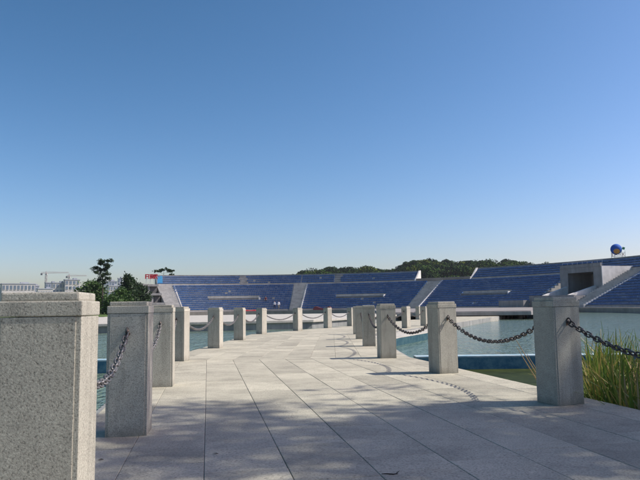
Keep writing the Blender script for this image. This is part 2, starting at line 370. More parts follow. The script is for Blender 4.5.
# edge stones (nosing) along both sides: thin dressed fascia under the slabs
for ol, sgn in ((outline_l, -1), (outline_r, 1)):
    m_ = MB()
    for i in range(3):
        a, b = ol[i], ol[i + 1]; t = (b - a).normalized(); nn = Vector((t.y, -t.x)) * sgn; N = 12
        for k in range(N):
            p, q = a.lerp(b, k / N), a.lerp(b, (k + 1) / N)
            po, qo = p + nn * 0.05, q + nn * 0.05
            zt = lambda w: zg(w.y) - 0.010
            m_.add([(p.x, p.y, zt(p)), (q.x, q.y, zt(q)), (qo.x, qo.y, zt(q) - 0.004), (po.x, po.y, zt(p) - 0.004), (po.x, po.y, WATER - 0.9), (qo.x, qo.y, WATER - 0.9)], [(0, 1, 2, 3), (3, 2, 5, 4)])
    m_.build('fascia', 'quay_wall', path)

# low landing along the inner side of the bend with its blue painted edge
LZ = EYE - 1.105
lp = [Vector((1.62, 18.6)), Vector((2.72, 21.95)), Vector((4.25, 25.3)), Vector((10.2, 46.6)), Vector((14.6, 51.6)), Vector((13.6, 53.0))]
inner = [Vector((10.2, 51.5)), Vector((1.68, 22.6))]
mb = MB(); mb.prism([(p.x, p.y) for p in lp + inner], WATER - 1, LZ)
ld = tag(mb.build('landing', 'plaza', bevel=0.01), 'low pale landing on the inner side of the bend', kind='structure')
mb = MB()
for a, b in zip(lp[:3], lp[1:4]):
    t = (b - a).normalized(); nn = Vector((t.y, -t.x))
    mb.add([(*(a + nn * .004), LZ - .03), (*(b + nn * .004), LZ - .03), (*(b + nn * .004), WATER - .5), (*(a + nn * .004), WATER - .5)], [(0, 1, 2, 3)])
mb.build('blue_edge', 'blue_faded', ld, recalc=False)

# straight blue rim wall of the basin, passing below the walkway
def rim(x0, x1):
    N = 24; m1 = MB(); m2 = MB()
    f = lambda x: 13.95 - 0.045 * x + 0.0006 * (x * x)
    for k in range(N):
        xa, xb = x0 + (x1 - x0) * k / N, x0 + (x1 - x0) * (k + 1) / N
        q = [(xa, f(xa) - .2), (xb, f(xb) - .2), (xb, f(xb) + .2), (xa, f(xa) + .2)]
        m1.add([(*p, LZ - .035) for p in q] + [(*p, WATER - .8) for p in q], [(0, 1, 5, 4), (2, 3, 7, 6)] + ([(3, 0, 4, 7)] if k == 0 else []) + ([(1, 2, 6, 5)] if k == N - 1 else []))
        q2 = [(xa, f(xa) - .205), (xb, f(xb) - .205), (xb, f(xb) + .205), (xa, f(xa) + .205)]
        m2.add([(*p, LZ - .01) for p in q2] + [(*p, LZ - .04) for p in q2], [(0, 1, 2, 3), (0, 4, 5, 1), (2, 6, 7, 3), (4, 7, 6, 5)] + ([(3, 7, 4, 0)] if k == 0 else []) + ([(1, 5, 6, 2)] if k == N - 1 else []))
    return m1, m2
for x0, x1, lab in ((2.05, 40, 'low blue painted basin wall behind the reeds'), (-40, -3.15, 'low blue painted basin wall on the outer side of the walkway')):
    t = thing('basin_wall', lab, 'basin wall', ((x0 + x1) / 2, 14, WATER), 0)
    m1, m2 = rim(x0, x1)
    for m_, nm, mt in ((m1, 'wall', 'blue_paint'), (m2, 'coping', 'sunlit_blue_top')):
        o = m_.build(nm, mt, t); o.location = -Vector(t.location)

# ------------------------------------------------------------------ granite posts
HW = 0.150; HP = 1.0
def make_post():
    t = thing('granite_post', '', 'post')
    m = MB(); m.box((0, 0, 0.45), (0.27, 0.27, 0.90)); m.build('core', 'mortar', t)
    for k in range(4):                       # four clad faces with an open joint at each corner
        rt = Matrix.Rotation(k * math.pi / 2, 3, 'Z'); m = MB()
        w = 0.292 if k % 2 else 0.262
        m.box((0, 0, 0), (w, 0.022, 0.905))
        o = m.build('face_slab', 'granite', t, bevel=0.003); o.rotation_euler = (0, 0, k * math.pi / 2)
        o.location = rt @ Vector((0, -HW + 0.011, 0.4535))
    m = MB(); m.box((0, 0, 0.936), (0.306, 0.306, 0.056)); m.build('cap', 'granite', t, bevel=0.005)
    m = MB(); m.box((0, 0, 0.980), (0.276, 0.276, 0.034)); m.build('top_slab', 'granite', t, bevel=0.008)
    return t
def hook_mesh():
    m = MB(); N = 14; pts = []
    for k in range(N + 1):
        a = 2 * math.pi * k / N; pts.append((0, -0.024 - 0.026 * math.cos(a), 0.026 * math.sin(a)))
    m.tube(pts, 0.007, 6, cap=False); m.tube([(0, 0.01, 0), (0, -0.012, 0)], 0.014, 8)
    return m.mesh('hook_ring', 'iron', True)
def stain_mesh():
    m = MB(); pts = []
    for k in range(12):
        a = 2 * math.pi * k / 12; r = 0.017 * (1 + 0.25 * math.sin(3 * a + 1)); pts.append((r * math.cos(a), -0.0015, r * math.sin(a) * 1.2 - 0.012))
    m.add(pts, [tuple(range(12))]); return m.mesh('rust_stain', 'rust_stain')
HOOK = hook_mesh(); STAIN = stain_mesh()
proto = make_post(); first = [True]
def place_post(p, rot, label, group):
    o = proto if first[0] else copy_tree(proto); first[0] = False
    o.location = (p[0], p[1], zg(p[1]) - 0.001); o.rotation_euler = (random.uniform(-.004, .004), random.uniform(-.004, .004), -R(rot)); o['label'] = label
    if group: o['group'] = group
    elif 'group' in o.keys(): del o['group']
    return o
Gp = 'granite posts along the walkway'
LL = {0: 'pale speckled granite post with broad sunlit side on the outer edge',
      1: 'grey granite post on the outer edge next to the pale sunlit speckled one'}
RL = {1: 'shaded granite post on the inner edge, right beside the tall reeds', 2: 'granite post with streaked face between the reed-side post and the blue basin wall end'}
LP, RP = [], []
bpy.context.view_layer.update()
for i, (p, r) in enumerate(zip(LEFT, LROT)): LP.append(place_post(p, r, LL.get(i, 'square granite post on the outer edge of the bending walkway'), Gp))
for i, (p, r) in enumerate(zip(RIGHT, RROT)): RP.append(place_post(p, r, RL.get(i, 'square granite post on the inner edge of the bending walkway'), Gp))

# ------------------------------------------------------------------ chains
def link_mesh():
    m = MB(); pts = []; N = 16; a, b = 0.022, 0.021
    for k in range(N):
        t = 2 * math.pi * k / N; c, s_ = math.cos(t), math.sin(t)
        pts.append(Vector((b * c + (a if c > 0 else -a), b * s_, 0)))
    n = 6; vs = []
    for i, p in enumerate(pts):
        tg = (pts[(i + 1) % N] - pts[i - 1]).normalized(); nn = Vector((0, 0, 1)); bb = tg.cross(nn)
        for k in range(n):
            an = 2 * math.pi * k / n; vs.append(p + bb * (0.0072 * math.cos(an)) + nn * (0.0072 * math.sin(an)))
    fs = [(i * n + k, i * n + (k + 1) % n, ((i + 1) % N) * n + (k + 1) % n, ((i + 1) % N) * n + k) for i in range(N) for k in range(n)]
    m.add(vs, fs); return m
LINK = link_mesh(); LINKS = {k: LINK.mesh('link', k, True) for k in ('iron', 'iron_galv')}
def face_point(post, toward, zz=0.775):
    th = post.rotation_euler.z; best = None
    for k in range(4):
        n = Matrix.Rotation(th + k * math.pi / 2, 3, 'Z') @ Vector((0, -1, 0))
        d = (toward.location - post.location).normalized().dot(n)
        if best is None or d > best[0]: best = (d, n, k)
    return post.location + best[1] * HW + Vector((0, 0, zz)), best[2], best[1]
def chain(pa, pb, label, group, split, mat, sag):
    A, ka, na = face_point(pa, pb); B, kb, nb = face_point(pb, pa)
    for post, k in ((pa, ka), (pb, kb)):
        h = obj('hook_ring', HOOK, post, Matrix.Rotation(k * math.pi / 2, 3, 'Z') @ Vector((0, -HW, 0.775)), k * math.pi / 2)
        obj('rust_stain', STAIN, post, Matrix.Rotation(k * math.pi / 2, 3, 'Z') @ Vector((0, -HW - .001, 0.765)), k * math.pi / 2)
    A = A + na * 0.035 + Vector((0, 0, -.018)); B = B + nb * 0.035 + Vector((0, 0, -.018))
    P = lambda t: A.lerp(B, t) + Vector((0, 0, -4 * sag * t * (1 - t)))
    pts = [P(i / 400) for i in range(401)]; cum = [0]
    for i in range(400): cum.append(cum[-1] + (pts[i + 1] - pts[i]).length)
    n = round(cum[-1] / 0.0685); pitch = cum[-1] / n
    t = thing('chain', label, 'chain', tuple((A + B) / 2 - Vector((0, 0, sag))), 0, group) if split else None
    whole = MB(); k = 0
    for i in range(n):
        sc = (i + .5) * pitch
        while cum[k + 1] < sc: k += 1
        p = pts[k].lerp(pts[k + 1], (sc - cum[k]) / (cum[k + 1] - cum[k])); tg = (pts[k + 1] - pts[k]).normalized()
        side = tg.cross(Vector((0, 0, 1))).normalized(); up = side.cross(tg)
        M = Matrix((tg, side, up)).transposed() @ Matrix.Rotation((math.pi / 4 if i % 2 else -math.pi / 4) + random.uniform(-.2, .2), 3, 'X')
        if split:
            o = obj('link', LINKS[mat], t); o.matrix_local = Matrix.Translation(p - Vector(t.location)) @ M.to_4x4()
        else:
            whole.add([p + M @ Vector(q) for q in LINK.v], LINK.f)
    if not split: tag(whole.build('chain', mat, smooth=True, recalc=False), label, 'chain', group)
bpy.context.view_layer.update()
Gc = 'chains strung between the granite posts'
for i in range(len(LP) - 1):
    chain(LP[i], LP[i + 1], 'chain hanging from the pale speckled granite post to the next post' if i == 0 else 'chain sagging between two granite posts on the outer edge of the walkway', Gc, i <= 1, 'iron_galv', 0.24)
for i in range(len(RP) - 1):
    lab = {0: 'dark iron chain passing in front of the tall reeds', 1: 'dark iron chain sagging in front of the blue basin wall'}.get(i, 'chain sagging between two granite posts on the inner edge of the walkway')
    chain(RP[i], RP[i + 1], lab, Gc, i <= 1, 'iron', 0.25)

# ------------------------------------------------------------------ grandstands
Z = lambda rel: EYE + rel
LEDGE = Z(-0.72); R0 = 49.6; NROW = 13; DR = 0.885; DZ = 0.43
ROWS = [(R0 + i * DR, Z(-0.45) + i * DZ) for i in range(NROW)]          # (front radius, tread height)
RW = R0 + NROW * DR; ZW = ROWS[-1][1] + DZ - .12                                # cross walk
URows = [(RW + 1.15 + i * 0.75, ZW + 0.48 + i * 0.47) for i in range(4)]; RTOP = RW + 1.15 + 3.0; ZTOP = URows[-1][1] + 0.45
def revolve(m, prof, t0, t1, close=True, step=1.2):
    n = max(1, int(math.ceil((t1 - t0) / step))); k = len(prof); o = len(m.v)
    for j in range(n + 1):
        th = t0 + (t1 - t0) * j / n
        for r, z in prof: m.v.append((*pol(r, th), z))
    for j in range(n):
        for i in range(k - (0 if close else 1)):
            a = o + j * k + i; b = o + j * k + (i + 1) % k; m.f.append((a, b, b + k, a + k)); m.mi.append(0)
    if close:
        m.f.append(tuple(o + i for i in range(k))[::-1]); m.mi.append(0); m.f.append(tuple(o + n * k + i for i in range(k))); m.mi.append(0)
def steps_profile(rows, rend, zbase):
    p = [(rows[0][0], zbase)]
    for i, (r, z) in enumerate(rows):
        rn = rows[i + 1][0] if i + 1 < len(rows) else rend
        p += [(r, z), (rn, z)]
    p.append((rend, zbase)); return p
BOXV = np.array([(x, y, z) for z in (0, 1) for x, y in ((-.5, 0), (.5, 0), (.5, 1), (-.5, 1))], float)
BOXF = [(4, 5, 6, 7), (0, 1, 5, 4), (1, 2, 6, 5), (2, 3, 7, 6), (3, 0, 4, 7)]
def seats_mesh(rows, t0, t1, holes, dr=DR):
    V = []; Fc = []; nv = 0
    for (r, z) in rows:
        rs = r + dr * 0.42; n = int((R(t1) - R(t0)) * rs / 0.5)
        for k in range(n):
            th = t0 + (t1 - t0) * (k + .5) / n
            if any(a < th < b and ra <= r <= rb for a, b, ra, rb in holes): continue
            if random.random() < 0.004: continue
            s, c = math.sin(R(th)), math.cos(R(th)); er = np.array((s, c, 0)); et = np.array((c, -s, 0)); o = np.array((CX, CY, 0)) + er * rs + np.array((0, 0, z))
            for (w, d0, d1, a, b) in ((0.475, -0.30, 0.10, 0.10, 0.20), (0.475, 0.10, 0.20, 0.06, 0.42 + random.uniform(-.02, .02))):
                P = o + et * (BOXV[:, :1] * w) + er * (d0 + BOXV[:, 1:2] * (d1 - d0)); P[:, 2] += a + BOXV[:, 2] * (b - a)
                V.append(P); Fc += [tuple(nv + i for i in f) for f in BOXF]; nv += 8
    me = bpy.data.meshes.new('seats'); me.from_pydata(np.concatenate(V).tolist(), [], Fc); me.materials.append(MATS['seat_blue']); me.update(); return me
def wedge(m, t0, t1, r0, r1, zf, zb, ztop):     # solid wall following the slope: from r0 to r1, flat top
    for_th = [t0, t1]; vs = []
    for th in for_th:
        vs += [(*pol(r0, th), zf), (*pol(r0, th), ztop), (*pol(r1, th), ztop), (*pol(r1, th), zb)]
    m.add(vs, [(0, 1, 2, 3), (7, 6, 5, 4), (0, 4, 5, 1), (1, 5, 6, 2), (2, 6, 7, 3), (3, 7, 4, 0)])
def slope_z(r): return Z(-0.45) + (r - R0) / DR * DZ
def stand(t0, t1, label, rmin=R0, box=None, upper=None, upper_white=(), stair_patch=None, lower=True):
    t = thing('grandstand', label, 'grandstand', (*pol(55, (t0 + t1) / 2), WATER), 0, 'blocks of blue seats round the arena')
    P = []
    rows = [q for q in ROWS if q[0] >= rmin - .01]
    if lower:
        m = MB(); revolve(m, steps_profile(rows, RW, WATER - .5), t0, t1); P.append((m, 'terraces', 'concrete_step'))
        m = MB(); revolve(m, [(R0 - 1.6, WATER - .5), (R0 - 1.6, LEDGE), (R0 - .003, LEDGE), (R0 - .003, WATER - .5)], t0, t1); P.append((m, 'ledge', 'tan_wall'))
        m = MB(); revolve(m, [(RW + .003, WATER), (RW + .003, ZW), (RW + 1.147, ZW), (RW + 1.147, WATER)], t0, t1); P.append((m, 'cross_walk', 'tan_wall'))
    holes = []
    if box:
        a, b = box; rb0, zt = 54.4, slope_z(54.75)
        m = MB(); revolve(m, [(rb0, WATER), (rb0, zt), (rb0 + .25, zt), (rb0 + .25, zt - .5), (55.6, zt - .5), (55.6, WATER)], a, b); P.append((m, 'balcony', 'concrete_mid'))
        m = MB(); wedge(m, b + .01, b + .2, rb0 - .1, 55.4, slope_z(rb0) - .6, slope_z(55.4) - .6, zt + .25); P.append((m, 'end_wall', 'white_wall'))
        holes.append((a - .1, b + .3, rb0 - .5, 55.2))
    objs = []
    for m, nm, mt in P: objs.append(m.build(nm, mt, t))
    if lower:
        objs.append(tag(obj('seats', seats_mesh(rows, t0 + .15, t1 - .15, holes), t), kind='stuff'))
    if upper:
        a, b = upper
        m = MB(); revolve(m, steps_profile(URows, RTOP, WATER), a, b); objs.append(m.build('upper_terraces', 'concrete_step', t))
        hs = [(stair_patch - .75, stair_patch + .75, 0, 999)] if stair_patch is not None else []
        objs.append(tag(obj('upper_seats', seats_mesh(URows, a + .1, b - .1, hs, 0.75), t), kind='stuff'))
        m = MB(); revolve(m, [(RTOP + .003, WATER), (RTOP + .003, ZTOP + .28), (RTOP + .3, ZTOP + .28), (RTOP + .3, WATER)], a, b); objs.append(m.build('parapet', 'concrete', t))
        if stair_patch is not None:
            m = MB(); st = [(RW + 1.12 + i * .375, ZW + .36 + i * .235) for i in range(8)]
            revolve(m, steps_profile(st, RTOP - .05, WATER), stair_patch - .7, stair_patch + .7); objs.append(m.build('upper_stair', 'concrete', t))
        for w in upper_white:
            m = MB(); wedge(m, w - .13, w + .13, RW + .9, RTOP + .31, ZW - .2, ZW - .2, ZW + .2)
            vs = []
            for th in (w - .13, w + .13): vs += [(*pol(RW + .9, th), ZW + .2), (*pol(RTOP + .31, th), ZW + .2), (*pol(RTOP + .31, th), ZTOP + .3), (*pol(RTOP - .3, th), ZTOP + .3)]
            m.add(vs, [(0, 1, 2, 3), (7, 6, 5, 4), (0, 4, 5, 1), (1, 5, 6, 2), (2, 6, 7, 3), (3, 7, 4, 0)])
            objs.append(m.build('upper_end_wall', 'white_wall', t))
    for o in objs: o.location = -Vector(t.location)
    return t
T1, T2, T3, T4 = -24.3, 4.3, 33.3, 75.0; SWD = 1.35       # stair directions and half width (degrees)
stand(T1 + SWD, T2 - SWD, 'block of blue seats where three people sit and stand', box=(-16, -4.6), upper=(T1 - 1.3, 4.3), stair_patch=-7.9)
stand(T2 + SWD, T3 - SWD, 'block of blue seats below the low end of the wooded hill', box=(13.2, 24.2), upper=(4.31, 28.6), upper_white=(28.75,), stair_patch=12.0)
stand(T3 + SWD, 61.8, 'block of blue seats between a stair and the dark tunnel mouth', box=(42.2, 53.0), upper=(40.6, 63.2), upper_white=(40.45,))
stand(T4 + SWD, 104, 'block of blue seats on the far side of the stair by the tunnel', upper=(63.21, 104))

def stair(th, hw, label, r0=R0 - .3):
    n = 26; st = [(r0 + (RW + .2 - r0) * i / n, Z(-0.55) + (ZW - Z(-0.55)) * (i + 1) / n) for i in range(n)]
    t = thing('stair', label, 'stairs', (*pol(55, th), WATER), 0, 'concrete stairs between the seat blocks')
    m = MB(); revolve(m, steps_profile(st, RW + 1.14, WATER - .5), th - hw + .02, th + hw - .02); o1 = m.build('steps', 'concrete_step', t)
    m = MB(); revolve(m, [(R0 - 1.6, WATER - .5), (R0 - 1.6, LEDGE), (R0 - .31, LEDGE), (R0 - .31, WATER - .5)], th - hw + .02, th + hw - .02); o2 = m.build('ledge', 'tan_wall', t)
    os_ = [o1, o2]
    m = MB(); pr = [(r0 - .02, WATER)] + [q for i in range(n) for q in ((st[i][0] - .02, st[i][1] + .16), (st[i][0] + (RW + .2 - r0) / n - .02, st[i][1] + .16))] + [(RW + .18, WATER)]
    revolve(m, pr, th + hw - .015, th + hw + .22)   # pale kerb along the far edge
    os_.append(m.build('kerb', 'white_wall', t))
    for o in os_: o.location = -Vector(t.location)
stair(T1, SWD + .35, 'pale concrete stair next to the open terraces at the end of the stands')
stair(T2, SWD, 'concrete stair beside the people on the blue seats')
stair(T3, SWD + .1, 'concrete stair under the gap in the upper seats')
stair(T4, SWD + .7, 'concrete stair directly beside the tunnel mouth')

# wall that closes the gap in the upper tier
t = thing('gap_wall', 'brown parapet wall across the gap in the upper seats', 'wall', (*pol(RTOP, 34.5), WATER), 0)
m = MB(); revolve(m, [(RW + 1.16, WATER), (RW + 1.16, ZW + .75), (RW + 1.5, ZW + .75), (RW + 1.5, WATER)], 28.9, 40.3); o = m.build('wall', 'tan_wall', t); o.location = -Vector(t.location)

# ------------------------------------------------------------------ tunnel mouth
def tunnel():
    ta, tb = 63.3, 72.6; rf, rb = 56.4, 62.9; ztop = Z(5.75); zfl = Z(1.15)
    t = thing('tunnel_mouth', 'concrete tunnel mouth with dark opening and white side wall', 'tunnel entrance', (*pol(58, 68), WATER), 0)
    P = []
    oa, ob = 65.0, 70.6; otop = Z(4.95)
    def blk(a, b, r0, r1, z0, z1, nm, mt, bev=0.0):
        m = MB(); revolve(m, [(r0, z0), (r0, z1), (r1, z1), (r1, z0)], a, b, step=3); P.append(m.build(nm, mt, t, bevel=bev))
    blk(ta, oa, rf, rb, WATER, ztop, 'pier', 'concrete'); blk(ob, tb - .12, rf, rb, WATER, ztop, 'pier', 'concrete')
    blk(oa + .002, ob - .002, rf + .01, rb, otop, ztop - .01, 'lintel', 'concrete')
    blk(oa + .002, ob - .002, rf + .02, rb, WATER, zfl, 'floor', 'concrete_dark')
    blk(oa + .004, ob - .004, rb - .4, rb - .02, zfl + .01, otop - .01, 'back_wall', 'tunnel_shade')  # near-black colour stands in for the shade deep in the tunnel
    blk(tb - .115, tb, rf - .02, rb - .2, WATER, ztop + .02, 'side_wall', 'white_wall')
    blk(ta + .1, tb - .2, rf - .06, rf + .16, ztop + .01, ztop + .55, 'parapet', 'concrete')
    # forecourt with its retaining wall
    blk(61.9, tb + .6, 50.6, rf - .03, WATER, zfl - .02, 'forecourt', 'concrete'); blk(61.9, tb + .6, 50.3, 50.59, WATER, zfl + .06, 'retaining_wall', 'concrete')
    blk(55.5, 61.85, 48.9, 50.2, WATER, Z(0.55), 'lower_wall', 'concrete')
    for a, w in ((64.6, .28), (70.95, .28)):   # sloping cheek walls
        m = MB(); vs = []
        for th in (a - w, a + w): vs += [(*pol(51.0, th), zfl - .01), (*pol(51.0, th), zfl + .12), (*pol(rf - .04, th), zfl + 1.55), (*pol(rf - .04, th), zfl - .01)]
        m.add(vs, [(0, 1, 2, 3), (7, 6, 5, 4), (0, 4, 5, 1), (1, 5, 6, 2), (2, 6, 7, 3), (3, 7, 4, 0)]); P.append(m.build('cheek_wall', 'white_wall', t))
    m = MB()                                   # roof rail
    for k in range(9):
        x, y = pol(rf + .4, ta + .3 + (tb - ta - .6) * k / 8); m.tube([(x, y, ztop), (x, y, ztop + 1.0)], .025, 5)
    for h in (.55, 1.0):
        m.tube([(*pol(rf + .4, ta + .3 + (tb - ta - .6) * k / 8), ztop + h) for k in range(9)], .025, 5)
    P.append(m.build('handrail', 'steel', t))
    for o in P: o.location = -Vector(t.location)
tunnel()
# seats above / behind the tunnel
t = thing('filler_terrace', 'concrete walkway terrace behind the tunnel mouth roof', 'terrace', (*pol(63, 67), WATER), 0)
m = MB(); revolve(m, [(62.92, WATER), (62.92, ZW + .35), (RW + 1.147, ZW + .35), (RW + 1.147, WATER)] if RW + 1.147 > 62.95 else [(61.9, WATER), (61.9, ZW), (62.9, ZW), (62.9, WATER)], 61.85, 72.9)
o = m.build('terrace', 'concrete', t); o.location = -Vector(t.location)

# concrete deck in front of the right stands, standing over dark water
t = thing('stage_deck', 'wide concrete deck on piles over dark water before the blue stands', 'deck', (20, 70, WATER), 0)
dk = [(6.2, 57.2), (18.6, 55.3), (20.0, 56.5), (37.2, 93), (31, 112), (14, 122), (10, 124), (5.6, 61)]
m = MB(); m.prism(dk, Z(-1.02), Z(-.69)); o1 = m.build('slab', 'concrete', t, bevel=.03)
m = MB(); m.prism([(x * .995 + .1, y * .997 + .3) for x, y in dk], Z(-.692), Z(-.64)); o2 = m.build('paving', 'deck_top', t)
os_ = [o1, o2]
for i in range(8):
    for j in range(3):
        m = MB(); x = 7.5 + i * 1.55 + j * 2.2; y = 58.5 - .12 * i + j * 6; m.tube([(x, y, WATER - 1.5), (x, y, Z(-1.02))], .2, 10); os_.append(m.build('pile', 'concrete_dark', t))
for o in os_: o.location = -Vector(t.location)

# open terraces at the left end of the stands
t = thing('end_terraces', 'grey stepped concrete terraces with dark openings at the end of the stands', 'terraces', (*pol(56, -28), WATER), 0)
os_ = []
for i in range(3):
    r0 = 51.5 + i * 3.4; z0 = Z(-.7 + i * 2.0)
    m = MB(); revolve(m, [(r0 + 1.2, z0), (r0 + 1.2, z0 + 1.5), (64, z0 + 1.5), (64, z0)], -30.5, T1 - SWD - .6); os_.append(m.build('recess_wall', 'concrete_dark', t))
    m = MB(); revolve(m, [(r0, z0 + 1.52), (r0, z0 + 1.98), (64, z0 + 1.98), (64, z0 + 1.52)], -31, T1 - SWD - .5); os_.append(m.build('slab', 'concrete', t))
for a in (-30.6, -28.3):
    for i in range(3):
        r0 = 51.5 + i * 3.4; m = MB(); revolve(m, [(r0 + .3, Z(-.7 + i * 2.0) - .01), (r0 + .3, Z(.81 + i * 2)), (r0 + .8, Z(.81 + i * 2)), (r0 + .8, Z(-.7 + i * 2.0) - .01)], a, a + .4); os_.append(m.build('pier', 'concrete', t))
m = MB(); revolve(m, [(51, WATER - .5), (51, Z(-.72)), (64, Z(-.72)), (64, WATER - .5)], -31.5, T1 - SWD - .4); os_.append(m.build('plinth', 'concrete', t))
for o in os_: o.location = -Vector(t.location)

# ------------------------------------------------------------------ signs on the stands
def frame_at(r, th, z): x, y = pol(r, th); return (x, y, z)
# globe sign
gx, gy = (0.479 * 107.3, 107.3)
t = thing('globe_sign', 'blue and orange globe sign on a thin rooftop frame', 'sign', (gx, gy, ZTOP + .28), -R(26))
def sphere(m, c, r, nu=24, nvv=14):
    vs = [(c[0], c[1], c[2] - r)]
    for i in range(1, nvv):
        a = -math.pi / 2 + math.pi * i / nvv
        for k in range(nu): b = 2 * math.pi * k / nu; vs.append((c[0] + r * math.cos(a) * math.cos(b), c[1] + r * math.cos(a) * math.sin(b), c[2] + r * math.sin(a)))
    vs.append((c[0], c[1], c[2] + r)); fs = [(0, 1 + (k + 1) % nu, 1 + k) for k in range(nu)]
    for i in range(nvv - 2):
        for k in range(nu): a = 1 + i * nu; fs.append((a + k, a + (k + 1) % nu, a + nu + (k + 1) % nu, a + nu + k))
    a = 1 + (nvv - 2) * nu; fs += [(a + k, a + (k + 1) % nu, len(vs) - 1) for k in range(nu)]; m.add(vs, fs)
ZG = EYE + 9.12 - (ZTOP + .28)
m = MB(); sphere(m, (0, 0, ZG), .93); m.build('globe', 'globe_blue', t, smooth=True)
m = MB(); vs = [(.06, -1, -.40)]; fs = []
for ring in range(1, 6):
    for k in range(20):
        a = 2 * math.pi * k / 20; vs.append((.06 + .50 * ring / 5 * math.cos(a), -1, -.40 + .42 * ring / 5 * math.sin(a)))
pr = [(x, -math.sqrt(max(.945 ** 2 - x * x - z * z, 0.0004)), ZG + z) for x, _, z in vs]
fs = [(0, 1 + k, 1 + (k + 1) % 20) for k in range(20)] + [(1 + r_ * 20 + k, 21 + r_ * 20 + k, 21 + r_ * 20 + (k + 1) % 20, 1 + r_ * 20 + (k + 1) % 20) for r_ in range(4) for k in range(20)]
m.add(pr, fs); m.build('orange_emblem', 'globe_orange', t, smooth=True)
m = MB(); m.box((1.15, 0, ZG + .1), (.42, .1, .42), Matrix.Rotation(R(20), 3, 'Y')); m.build('green_emblem', 'globe_green', t, bevel=.02)
m = MB()
for x in (-.8, -.3, .85, 1.35): m.tube([(x, .05, 0), (x, .05, ZG - .3 if abs(x) > .5 else ZG - .8)], .035, 6)
for z in (.22, .82): m.tube([(-.85, .05, z), (1.4, .05, z)], .03, 6)
m.build('frame', 'steel', t)
def glyph(m, x, strokes, s=.4, z0=.32):
    for (x0, z0_, x1, z1_) in strokes:
        a = Vector((x + x0 * s, 0, z0 + z0_ * s)); b = Vector((x + x1 * s, 0, z0 + z1_ * s)); d = b - a
        m.box((a + b) / 2, (d.length + .05, .04, .07), Matrix.Rotation(-math.atan2(d.z, d.x), 3, 'Y'))
GL = [[(0, 1, .8, 1), (.4, 1, .4, 0), (0, .5, .8, .5), (0, 0, .8, 0)], [(0, 0, 0, 1), (0, 1, .8, 1), (.8, 1, .8, 0), (0, .5, .8, .5)], [(.1, 1, .1, 0), (.1, .6, .8, .6), (.8, 1, .8, 0)], [(0, .8, .8, .8), (.4, 1, .1, 0), (.4, .6, .8, 0)]]
for i, gl in enumerate(GL): m = MB(); glyph(m, -.8 + i * .56, gl); m.build('letter', 'dull_red', t)
# red rooftop characters at the left end
x0, y0 = -34.5 / 129 * 129, 0
def at(px, d, rel=0): return ((px - 320) / 620 * d, d, EYE + rel)
rs = at(151.2, 131); t = thing('red_sign', 'red rooftop sign characters above the end terraces', 'sign', (rs[0], rs[1], Z(6.0) - .72), R(14))
for i, gl in enumerate([GL[1], GL[2] + GL[0][:2], GL[3] + GL[1][:2]]):
    m = MB()
    for (a0, b0, a1, b1) in gl:
        a = Vector((-1.25 + i * .87 + a0 * .8, 0, 1.12 + b0 * .8)); b = Vector((-1.25 + i * .87 + a1 * .8, 0, 1.12 + b1 * .8)); d = b - a
        m.box((a + b) / 2, (d.length + .16, .1, .2), Matrix.Rotation(-math.atan2(d.z, d.x), 3, 'Y'))
    m.build('letter', 'red_paint', t)
m = MB()
for x in (-1.1, -.3, .5, 1.1): m.tube([(x, .08, 0), (x, .08, 1.8)], .04, 6)
m.tube([(-1.3, .08, 1.08), (1.3, .08, 1.08)], .04, 6); m.build('frame', 'steel', t)
# plinth roof that carries the red sign is the top slab of the end terraces (z = 5.28 rel)
c = (*pol(RW + 1.45, -25.1), 0); m = MB(); m.box((0, 0, .75), (1.1, .12, 1.5)); m.box((.2, 0, 1.65), (.6, .12, .3))
tag(m.build('blue_board', 'cyan_paint', None, (c[0], c[1], URows[0][1] + .0), R(14), bevel=.02), 'small bright blue board beside the red sign', 'board')

# low things at the foot of the stands
def foot(th, r, w, d, h, mat, name, label, cat):
    x, y = pol(r, th); m = MB(); N = 10; vs = []
    for k in range(N + 1):
        u = k / N; hh = h * (.75 + .25 * math.sin(7 * u + 1)) * (1 if 0 < k < N else .55)
        vs += [(-w / 2 + w * u, -d / 2, 0), (-w / 2 + w * u, -d / 2 * .8, hh), (-w / 2 + w * u, d / 2 * .8, hh), (-w / 2 + w * u, d / 2, 0)]
    fs = [(k * 4 + i, k * 4 + (i + 1) % 4, k * 4 + 4 + (i + 1) % 4, k * 4 + 4 + i) for k in range(N) for i in range(4)] + [(0, 1, 2, 3), (N * 4 + 3, N * 4 + 2, N * 4 + 1, N * 4)]
    m.add(vs, fs); tag(m.build(name, mat, None, (x, y, LEDGE), -R(th), bevel=.01), label, cat)
foot(-6.6, 48.9, 2.6, .5, .30, 'red_paint', 'red_bench', 'long red bench at the foot of the blue seats', 'bench')
foot(11.2, 48.9, 3.8, .7, .75, 'maroon', 'tarpaulin', 'maroon tarpaulin heap on the ledge below the blue seats', 'tarpaulin')

